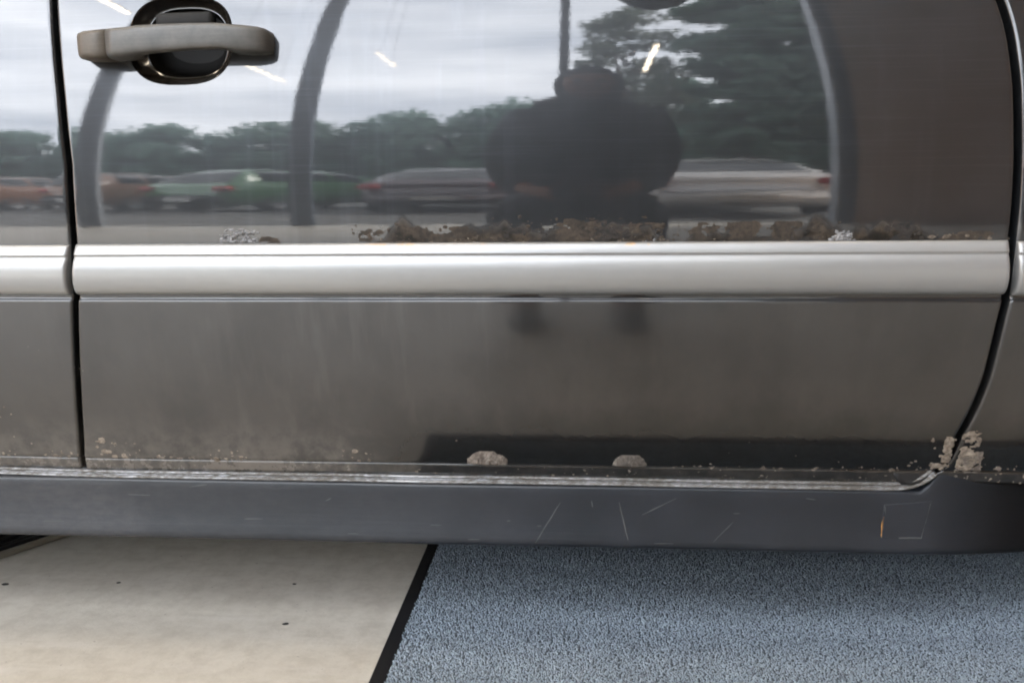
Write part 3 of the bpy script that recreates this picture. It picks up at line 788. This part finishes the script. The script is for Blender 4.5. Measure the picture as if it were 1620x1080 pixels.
# rest of the hero car behind its side skin
hero_m = dict(paint=UNDER, glass=GLASS)
def hero_body():
    hold = bpy.data.objects.new('body_shell', None)
    Wc = 1.66
    body, pane, at = car_body('sedan', 4.45, Wc, 1.40, dict(paint=PAINT, glass=GLASS), car)
    body.name = 'body_shell'; off = Vector((.02, .088+Wc/2-.85, 0))
    # clear the near side behind the doors and the flat underside
    for v in body.data.vertices:
        v.co += off
        if v.co.y+.85 < .16 and v.co.z < .93: v.co.y = max(v.co.y, .115-.85)
    for x0, x1, nm in ((-1.05, -.30, 'side_window'), (-.22, .55, 'side_window')):
        for sA, sB in ((.245, .36), (.64, .755)):
            p = pane(nm, x0, x1, sA, sB); p.location = off
    p = pane('windscreen', .66, 1.15, .40, .60); p.location = off
    p = pane('rear_window', -1.50, -1.12, .40, .60); p.location = off
    bpy.data.objects.remove(hold)
    for x in (-1.35, 1.38):
        for s_ in (-1, 1): wheel(car, x-.02, (.088+Wc/2-.85)+s_*(Wc/2-.115), .305, .185)
hero_body()
# dark inner structure seen through the shut lines
box('inner_pillar', -1.36, .84, .062, .100, .300, .92, UNDER, car)

# ------------------------------------------------------------------ floor mat
MX0, MX1, MY0, MY1 = -.268, 1.25, -.285, 1.05
fm = empty('floor_mat', ((MX0+MX1)/2, (MY0+MY1)/2, .004), 'blue-grey carpet mat with a black rubber edge lying under the car', 'mat')
def border():
    bmb = bmesh.new(); w_ = .021; t = .0065
    box_bm(bmb, MX0, MX0+w_, MY0, MY1, .002, t, .0015); box_bm(bmb, MX1-w_, MX1, MY0, MY1, .002, t, .0015)
    box_bm(bmb, MX0+w_, MX1-w_, MY0, MY0+w_, .002, t, .0015); box_bm(bmb, MX0+w_, MX1-w_, MY1-w_, MY1, .002, t, .0015)
    bm_obj('rubber_border', bmb, BLACK, fm, False, False)
border()
CARP = mat('carpet_backing', (.07, .085, .10), .95)
mesh_obj('carpet_base', [(MX0+.02, MY0+.02, .0045), (MX1-.02, MY0+.02, .0045), (MX1-.02, MY1-.02, .0045), (MX0+.02, MY1-.02, .0045)], [(0, 1, 2, 3)], CARP, fm, False)
PILE = mat('carpet_fibre', (.2, .24, .28), .9); g = N(PILE)
att = g.n('ShaderNodeVertexColor', layer_name='fibre'); g.set(Base_Color=att.outputs['Color'])
def pile(name, x0, x1, y0, y1, step):
    r = np.random.default_rng(3)
    nx = int((x1-x0)/step); ny = int((y1-y0)/step)
    gx, gy = np.meshgrid(np.arange(nx), np.arange(ny)); n = nx*ny
    cx = x0+(gx.ravel()+.5+r.uniform(-.45, .45, n))*step; cy = y0+(gy.ravel()+.5+r.uniform(-.45, .45, n))*step
    ht = r.uniform(.0022, .0038, n); rad = step*r.uniform(.55, .80, n); lean = r.normal(0, .0010, (n, 2)); ph = r.uniform(0, 6.28, n)
    V = np.zeros((n, 7, 3))
    for k in range(3):
        a = ph+k*2.0944
        V[:, k, 0] = cx+rad*np.cos(a); V[:, k, 1] = cy+rad*np.sin(a); V[:, k, 2] = .0042
        V[:, 3+k, 0] = cx+lean[:, 0]+rad*.55*np.cos(a+.5); V[:, 3+k, 1] = cy+lean[:, 1]+rad*.55*np.sin(a+.5); V[:, 3+k, 2] = .0042+ht*.8
    V[:, 6, 0] = cx+lean[:, 0]*1.4; V[:, 6, 1] = cy+lean[:, 1]*1.4; V[:, 6, 2] = .0042+ht
    pat = [(0, 1, 4), (0, 4, 3), (1, 2, 5), (1, 5, 4), (2, 0, 3), (2, 3, 5), (3, 4, 6), (4, 5, 6), (5, 3, 6)]
    F = (np.arange(n)[:, None, None]*7+np.array(pat)[None]).reshape(-1, 3)
    me = bpy.data.meshes.new(name); me.vertices.add(n*7); o0 = wloc(fm)
    me.vertices.foreach_set('co', (V-np.array([o0.x, o0.y, o0.z])).ravel().astype(np.float32))
    nf = len(F); me.loops.add(nf*3); me.polygons.add(nf)
    me.loops.foreach_set('vertex_index', F.ravel().astype(np.int32))
    me.polygons.foreach_set('loop_start', np.arange(nf, dtype=np.int32)*3)
    me.update(calc_edges=True)
    ca = me.color_attributes.new('fibre', 'FLOAT_COLOR', 'POINT')
    t = r.random(n); base = np.where(t[:, None] < .09, np.array([[.16, .185, .215]]), np.where(t[:, None] < .60, np.array([[.25, .30, .35]]), np.array([[.295, .35, .40]])))
    base = base*r.uniform(.86, 1.14, (n, 1))*(1+.035*np.sin(cy*34+1.3*np.sin(cx*5))+.03*np.sin(cy*71+cx*3+2*np.sin(cx*9)))[:, None]; c = np.ones((n, 7, 4)); c[:, :, :3] = base[:, None, :]
    ca.data.foreach_set('color', c.ravel().astype(np.float32))
    me.materials.append(PILE)
    o = bpy.data.objects.new(name, me); COL.objects.link(o); o.parent = fm; o['kind'] = 'stuff'
pile('carpet_pile', MX0+.021, 1.0, MY0+.021, .54, .0034)

# dark ribbed plate on the floor at the far left, and bits of dirt
pl = empty('rubber_pad', (-1.25, .60, 0), 'black ribbed rubber pad with a pale metal edge on the concrete under the car', 'pad')
pm = Matrix.Rotation(math.atan2(.458-.349, -.954+1.016), 4, 'Z')
def padbox(name, x0, x1, y0, y1, z0, z1, m_, bev=.001):
    b = box_bm(bmesh.new(), x0, x1, y0, y1, z0, z1, bev)
    for v in b.verts: v.co = pm @ v.co+Vector((-1.016, .349, 0))
    return bm_obj(name, b, m_, pl, False, False)
padbox('pad', -.35, .50, .010, .45, .001, .022, BLACK, .004)
padbox('edge_strip', -.35, .50, .0, .0095, .001, .012, mat('pale_edge', (.22, .20, .16), .6), .002)
for i in range(6): padbox('rib', -.33, .48, .03+i*.06, .055+i*.06, .0215, .030+.004*(i % 2), BLACK, .003)
for i, (x, y, s_, lab) in enumerate(((-.942, .255, .0042, 'dark dirt crumb on the concrete near the left edge'), (-.756, .272, .0030, 'faint dirt crumb on the concrete below the handle'),
                                     (-.432, .153, .0036, 'black dirt crumb on the concrete left of the mat'), (-.462, .285, .0022, 'tiny brown crumb on the concrete closest to the car'))):
    b = bmesh.new(); bmesh.ops.create_icosphere(b, subdivisions=2, radius=s_)
    for v in b.verts:
        k = 1+.5*fbm(v.co.x*160+i*7, v.co.y*160, v.co.z*160); v.co = Vector((v.co.x*k*1.3+.4*v.co.y, v.co.y*k*.7, v.co.z*k*.4+s_*.3))
    o = bm_obj('dirt_clump', b, RUST_DARK, None, True); o.location = (x, y, 0); tag(o, lab, 'dirt', 'bits of dirt on the concrete')

# ------------------------------------------------------------------ what the paint reflects: photographer, cars, trees
def skinned(name, chains, mat_, parent, sub=2, rootp=None):
    """chains: lists of (x,y,z,r); equal points join. One continuous surface from a Skin modifier."""
    V, E, Rr, key = [], [], [], {}
    for ch in chains:
        prev = None
        for x, y, z, r_ in ch:
            k = (round(x, 4), round(y, 4), round(z, 4))
            if k not in key: key[k] = len(V); V.append((x, y, z)); Rr.append(r_)
            if prev is not None: E.append((prev, key[k]))
            prev = key[k]
    me = bpy.data.meshes.new(name); me.from_pydata(V, E, []); ob = bpy.data.objects.new('tmp', me); COL.objects.link(ob)
    md = ob.modifiers.new('s', 'SKIN'); md.use_smooth_shade = True
    for i, v in enumerate(me.skin_vertices[0].data): v.radius = (Rr[i], Rr[i]); v.use_root = (i == 0)
    sb = ob.modifiers.new('b', 'SUBSURF'); sb.levels = sub; sb.render_levels = sub
    dg = bpy.context.evaluated_depsgraph_get(); nm = bpy.data.meshes.new_from_object(ob.evaluated_get(dg))
    bpy.data.objects.remove(ob); nm.name = name; nm.materials.clear(); nm.materials.append(mat_)
    o0 = wloc(parent)
    for v in nm.vertices: v.co -= o0
    nm.polygons.foreach_set('use_smooth', [True]*len(nm.polygons))
    o = bpy.data.objects.new(name, nm); COL.objects.link(o); o.parent = parent
    return o
SKIN = mat('skin', (.46, .23, .15), .5); JACK = mat('dark_navy_jacket', (.018, .021, .028), .8); TROU = mat('dark_trousers', (.02, .02, .023), .85); HAIR = mat('dark_hood_cloth', (.014, .014, .016), .8); SHOE = mat('dark_shoe', (.015, .014, .014), .6)
per = empty('person', (.0, -1.35, 0), 'person in a dark jacket crouching with bowed head, reflected in the door', 'person')
hip = (0.01, -1.62, .60, .12); ch1 = (.015, -1.50, .84, .135); ch2 = (.02, -1.40, 1.02, .115); nk = (.025, -1.33, 1.135, .055); hd1 = (.028, -1.275, 1.175, .070); hd2 = (.03, -1.225, 1.225, .085); hd3 = (.03, -1.20, 1.275, .070)
def fingers(wx, s_):
    out = []
    palm = (wx-s_*.035, -1.085, .622, .020)
    for k in range(4):
        z = .646-.017*k; ln = (.9, 1, .95, .8)[k]
        out.append([palm, (wx-s_*.030, -1.070, z, .010), (wx-s_*.036, -1.052-.004*k, z+.002, .0085), (wx-s_*(.036+.022*ln), -1.042, z, .008), (wx-s_*(.036+.040*ln), -1.046, z-.002, .0065)])
    out.append([palm, (wx-s_*.052, -1.095, .640, .011), (wx-s_*.062, -1.096, .660, .009), (wx-s_*.066, -1.092, .676, .007)])
    return out
def arm(s_, scale=1.0, hand=True):
    sh = (s_*.170+.02, -1.385, 1.06, .072*scale); el = (s_*.205+.01, -1.375, .78, .055*scale); fo = (s_*.175+.01, -1.24, .685, .046*scale); wr = (s_*.110, -1.125, .630, .030*scale)
    c = [ch2[:3]+(ch2[3]*scale,), sh, (s_*.205+.015, -1.395, .92, .064*scale), el, fo]
    return c+[wr] if hand else c+[(s_*.135, -1.16, .645, .040*scale)]
bc = [[hip, ch1, ch2, nk, hd1, hd2, hd3]]
for s_ in (-1, 1):
    a = arm(s_, .85); wr = a[-1]; wx = s_*.105
    bc.append(a+[(wx-s_*.035, -1.085, .622, .020)]); bc += fingers(wx, s_)
    bc.append([hip, (s_*.12, -1.60, .58, .085), (s_*.16, -1.22, .50, .062), (s_*.135, -1.10, .10, .040), (s_*.13, -1.02, .05, .035)])
body = skinned('body', bc, SKIN, per)
jc = [[(hip[0], hip[1], hip[2], .150), (ch1[0], ch1[1], ch1[2], .195), (ch2[0], ch2[1], ch2[2], .150), (.022, -1.375, 1.09, .165), (.024, -1.350, 1.145, .145), (.026, -1.33, 1.19, .110)]]
for s_ in (-1, 1):
    a = arm(s_, 1.25, False); a[0] = (ch2[0], ch2[1], ch2[2], .150); jc.append(a)
skinned('jacket', jc, JACK, per)
tcn = []
for s_ in (-1, 1): tcn.append([(hip[0], hip[1]+.01, hip[2]-.02, .150), (s_*.12, -1.58, .565, .11), (s_*.165, -1.20, .495, .080), (s_*.145, -1.13, .30, .066), (s_*.135, -1.10, .09, .058)])
skinned('trousers', tcn, TROU, per)
for s_ in (-1, 1): skinned('shoe', [[(s_*.135, -1.13, .05, .048), (s_*.132, -1.04, .045, .046), (s_*.128, -.93, .032, .038), (s_*.127, -.90, .03, .030)]], SHOE, per)
skinned('hood', [[(.03, -1.32, 1.135, .085), (.03, -1.295, 1.185, .098), (.03, -1.268, 1.235, .108), (.03, -1.245, 1.280, .090), (.03, -1.230, 1.315, .050), (.03, -1.225, 1.328, .02)]], HAIR, per)
# face: nose, eyes and ears sit on the bowed head
for s_ in (-1, 1):
    b = bmesh.new(); bmesh.ops.create_icosphere(b, subdivisions=2, radius=.012); o = bm_obj('eye', b, BLACKPL, per, True); o.location = Vector((.03+s_*.031, -1.148, 1.212))-wloc(per)
    skinned('ear', [[(.03+s_*.070, -1.25, 1.225, .010), (.03+s_*.074, -1.255, 1.205, .012), (.03+s_*.070, -1.25, 1.185, .008)]], SKIN, per, 1)
skinned('nose', [[(.03, -1.150, 1.215, .010), (.03, -1.132, 1.195, .013), (.03, -1.137, 1.185, .012)]], SKIN, per, 1)
LIP = mat('lip', (.28, .09, .07), .5); skinned('mouth', [[(.005, -1.158, 1.160, .005), (.03, -1.150, 1.158, .008), (.055, -1.158, 1.160, .005)]], LIP, per, 1)
cm = empty('hand_camera', (0, -1.045, .60), 'small black camera held in both hands in front of the crouching person', 'camera')
box('camera_body', -.058, .058, -1.065, -1.032, .590, .664, BLACKPL, cm, .006)
V, F = tube_pts([(0, -1.033, .627), (0, -1.010, .627)], .027, 20); mesh_obj('lens', V, F, BLACKPL, cm)

# parked cars
def parked(loc, heading, kind, dims, col, label, rough=.2):
    pm_ = mat('car_paint', col, rough, coat=.6); r_ = empty('parked_car', loc, label, 'car', 'cars parked outside the hall')
    r_.rotation_euler.z = heading
    Lc, Wc, Hc = dims; h = Lc/2
    body, pane, at = car_body(kind, Lc, Wc, Hc, dict(paint=pm_, glass=GLASS), r_)
    if kind == 'hatch':
        pane('rear_window', -h+.16, -h+.50, .36, .64); pane('windscreen', -h+2.45, -h+2.98, .36, .64)
        sw = ((-h+.62, -h+1.15), (-h+1.22, -h+1.85), (-h+1.92, -h+2.45))
    else:
        pane('rear_window', -h+.72, -h+1.25, .36, .64); pane('windscreen', -h+2.62, -h+3.3, .36, .64)
        sw = ((-h+1.30, -h+1.95), (-h+2.02, -h+2.68))
    for a, b in sw:
        pane('side_window', a, b, .235, .345); pane('side_window', a, b, .655, .765)
    for s_ in (-1, 1):
        b = box_bm(bmesh.new(), -h-.012, -h+.16, s_*(Wc/2-.16)-.13, s_*(Wc/2-.16)+.13, .74, .90, .03); bm_obj('taillight', b, TAIL, r_, True)
        b = box_bm(bmesh.new(), h-.22, h-.02, s_*(Wc/2-.20)-.13, s_*(Wc/2-.20)+.13, .58, .70, .03); bm_obj('headlight', b, HEADL, r_, True)
        for x in (-h+.82, h-.86): wheel(r_, x, s_*(Wc/2-.10))
    b = box_bm(bmesh.new(), -h-.06, -h+.10, -Wc/2*.86, Wc/2*.86, .34, .56, .03); bm_obj('bumper', b, BLACKPL if kind == 'hatch' else pm_, r_, True)
    b = box_bm(bmesh.new(), h-.10, h+.06, -Wc/2*.84, Wc/2*.84, .30, .50, .03); bm_obj('bumper', b, BLACKPL, r_, True)
    b = box_bm(bmesh.new(), -h-.066, -h-.05, -.26, .26, .40, .51, .004); bm_obj('number_plate', b, PLATE, r_)
    return r_
parked((1.36, -8.45, 0), R(-90), 'sedan', (4.5, 1.78, 1.46), (.80, .80, .80), 'white saloon with red tail lights parked beyond the crouching person')
parked((-1.62, -10.5, 0), R(-92), 'sedan', (4.5, 1.76, 1.45), (.07, .038, .042), 'dull maroon saloon parked left of the crouching person')
parked((-3.95, -11.2, 0), R(-62), 'hatch', (4.1, 1.74, 1.50), (.05, .17, .055), 'bright green hatchback parked between the maroon and orange cars')
parked((-6.75, -12.0, 0), R(-78), 'hatch', (4.0, 1.72, 1.48), (.25, .115, .055), 'orange hatchback parked left of the green car')
parked((-9.6, -12.4, 0), R(-82), 'hatch', (4.0, 1.70, 1.46), (.26, .11, .05), 'second orange hatchback at the far left end of the row')

# trees
BARK = mat('bark', (.07, .055, .045), .9)
def leafmat(name, a, b):
    m = mat(name, a, .8, spec=.2); g = N(m); c = g.mix(g.noise(g.pos(), .9, 4), a, b); g.set(Base_Color=c)
    tr = g.n('ShaderNodeBsdfTranslucent'); g.put(c, tr.inputs['Color']); ad = g.n('ShaderNodeAddShader')
    g.t.links.new(g.p.outputs[0], ad.inputs[0]); g.t.links.new(tr.outputs[0], ad.inputs[1]); g.t.links.new(ad.outputs[0], g.out.inputs['Surface'])
    return m
LF = [leafmat('dark_leaf', (.058, .096, .074), (.092, .135, .108)), leafmat('mid_leaf', (.068, .115, .092), (.098, .15, .125)), leafmat('grey_leaf', (.075, .09, .07), (.105, .12, .095))]
def tree(loc, H, rad, n, leaf, lm, label, seed, shape='round', base=.25, clumps=26, group='trees beyond the car park', name='tree'):
    r_ = np.random.default_rng(seed); root = empty(name, loc, label, 'tree', group)
    th = H*(.92 if shape != 'round' else .72)
    parts = [tube_pts([(0, 0, 0), (.04*H*r_.normal()*.3, .01, th*.4), (.05*H*r_.normal()*.3, 0, th)], [H*.022+.03, H*.016+.02, .02], 8)]
    C = []
    for k in range(clumps):
        t = base+(1-base)*((k+.5)/clumps); z = H*t
        if shape == 'column': rr = rad*(1-max(0, (t-.8)/.2)**2*.45)
        elif shape == 'cone': rr = rad*(1-((t-base)/(1-base))**1.6*.85)
        else: rr = rad*math.sqrt(max(.05, 1-((t-(base+.35*(1-base)))/(.66*(1-base)))**2))
        a = r_.uniform(0, 6.28); d = rr*math.sqrt(r_.uniform(.1, 1))*.8
        c = np.array([d*math.cos(a), d*math.sin(a), z]); C.append((c, rad*r_.uniform(.28, .48)*(.8 if shape != 'round' else 1)))
        if k % 2 == 0: parts.append(tube_pts([(0, 0, max(.1*H, z-rr*.6)), tuple(c*np.array([.5, .5, 1])-np.array([0, 0, rr*.15])), tuple(c)], [.035*H*.2+.02, .03, .012], 5))
    mesh_obj('trunk', *merge(parts), BARK, root, local=True)
    which = r_.integers(0, len(C), n); cc = np.array([c[0] for c in C])[which]; cr_ = np.array([c[1] for c in C])[which]
    d = r_.normal(size=(n, 3)); d /= np.linalg.norm(d, axis=1)[:, None]; P = cc+d*(cr_*r_.random(n)**.45)[:, None]*np.array([1.15, 1.15, .8])
    u = r_.normal(size=(n, 3)); u /= np.linalg.norm(u, axis=1)[:, None]; v = np.cross(u, r_.normal(size=(n, 3))); v /= np.linalg.norm(v, axis=1)[:, None]
    s_ = leaf*r_.uniform(.6, 1.3, n)[:, None]
    V = np.stack([P-u*s_, P-v*s_*.55, P+u*s_, P+v*s_*.55], 1).reshape(-1, 3)
    me = bpy.data.meshes.new('crown'); me.vertices.add(4*n); me.vertices.foreach_set('co', V.ravel().astype(np.float32))
    me.loops.add(4*n); me.polygons.add(n); me.loops.foreach_set('vertex_index', np.arange(4*n, dtype=np.int32)); me.polygons.foreach_set('loop_start', np.arange(n, dtype=np.int32)*4)
    me.update(calc_edges=True); me.materials.append(lm)
    o = bpy.data.objects.new('crown', me); COL.objects.link(o); o.parent = root; o['kind'] = 'stuff'
    return root
far = [(-46, 8.9), (-41, 8.4), (-36.5, 9.2), (-32, 8.6), (-28.5, 9.1), (-25, 9.6), (-21.5, 8.8), (-18.5, 9.2), (-15.5, 8.9), (-12.8, 9.9), (-10.4, 9.1), (-8.3, 10.9), (-6.0, 9.2), (-3.6, 12.6), (-1.2, 11.0), (2.0, 11), (6, 11), (10, 11)]
words = ['broad', 'low', 'rounded', 'ragged', 'full', 'tall', 'squat', 'dense', 'soft', 'pointed', 'open', 'lofty', 'bushy', 'upright', 'leafy', 'wide', 'dark', 'plain']
for i, (x, h_) in enumerate(far):
    tree((x, -40+((i*7) % 5)*.9, 0), h_, 3.4, 3200, .33, LF[1 if i % 3 else 0], 'far tree', 100+i, base=.03, clumps=34)
for o in [o for o in COL.objects if o.get('label') == 'far tree']: o['label'] = 'dark green tree in the far row beyond the parked cars'; o['group'] = 'far row of trees'
o = tree((1.0, -15.0, 0), 11.2, 1.3, 4200, .13, LF[2], 'loose airy tree with sky showing through, beside the dense evergreen', 301, base=.2, clumps=34, group='near trees')
tree((3.1, -14.2, 0), 11.6, 1.25, 24000, .14, LF[0], 'tall dense evergreen at the right of the reflection', 302, 'column', .03, 150, group='near trees')
tree((4.75, -14.6, 0), 11.8, 1.6, 22000, .15, LF[0], 'second tall dense evergreen hidden partly by the hall wall', 303, 'column', .03, 140, group='near trees')
tree((2.0, -19, 0), 8.2, 1.7, 5000, .16, LF[1], 'green bush-like tree between the loose tree and the evergreen', 304, base=.05, clumps=30, group='near trees')

def wood():
    r_ = np.random.default_rng(5); n = 26000
    P = np.stack([r_.uniform(-60, 25, n), r_.uniform(-50, -45, n), 7.2*r_.random(n)**.8*(1+.12*np.sin(r_.uniform(-60, 25, n)))], 1)
    u = r_.normal(size=(n, 3)); u /= np.linalg.norm(u, axis=1)[:, None]; v = np.cross(u, r_.normal(size=(n, 3))); v /= np.linalg.norm(v, axis=1)[:, None]
    s_ = .5*r_.uniform(.6, 1.3, n)[:, None]; V = np.stack([P-u*s_, P-v*s_*.6, P+u*s_, P+v*s_*.6], 1).reshape(-1, 3)
    me = bpy.data.meshes.new('distant_wood'); me.vertices.add(4*n); me.vertices.foreach_set('co', V.ravel().astype(np.float32))
    me.loops.add(4*n); me.polygons.add(n); me.loops.foreach_set('vertex_index', np.arange(4*n, dtype=np.int32)); me.polygons.foreach_set('loop_start', np.arange(n, dtype=np.int32)*4)
    me.update(calc_edges=True); me.materials.append(LF[1])
    o = bpy.data.objects.new('distant_wood', me); COL.objects.link(o); tag(o, 'dense green wood behind the far row of trees', 'wood', kind='stuff')
wood()
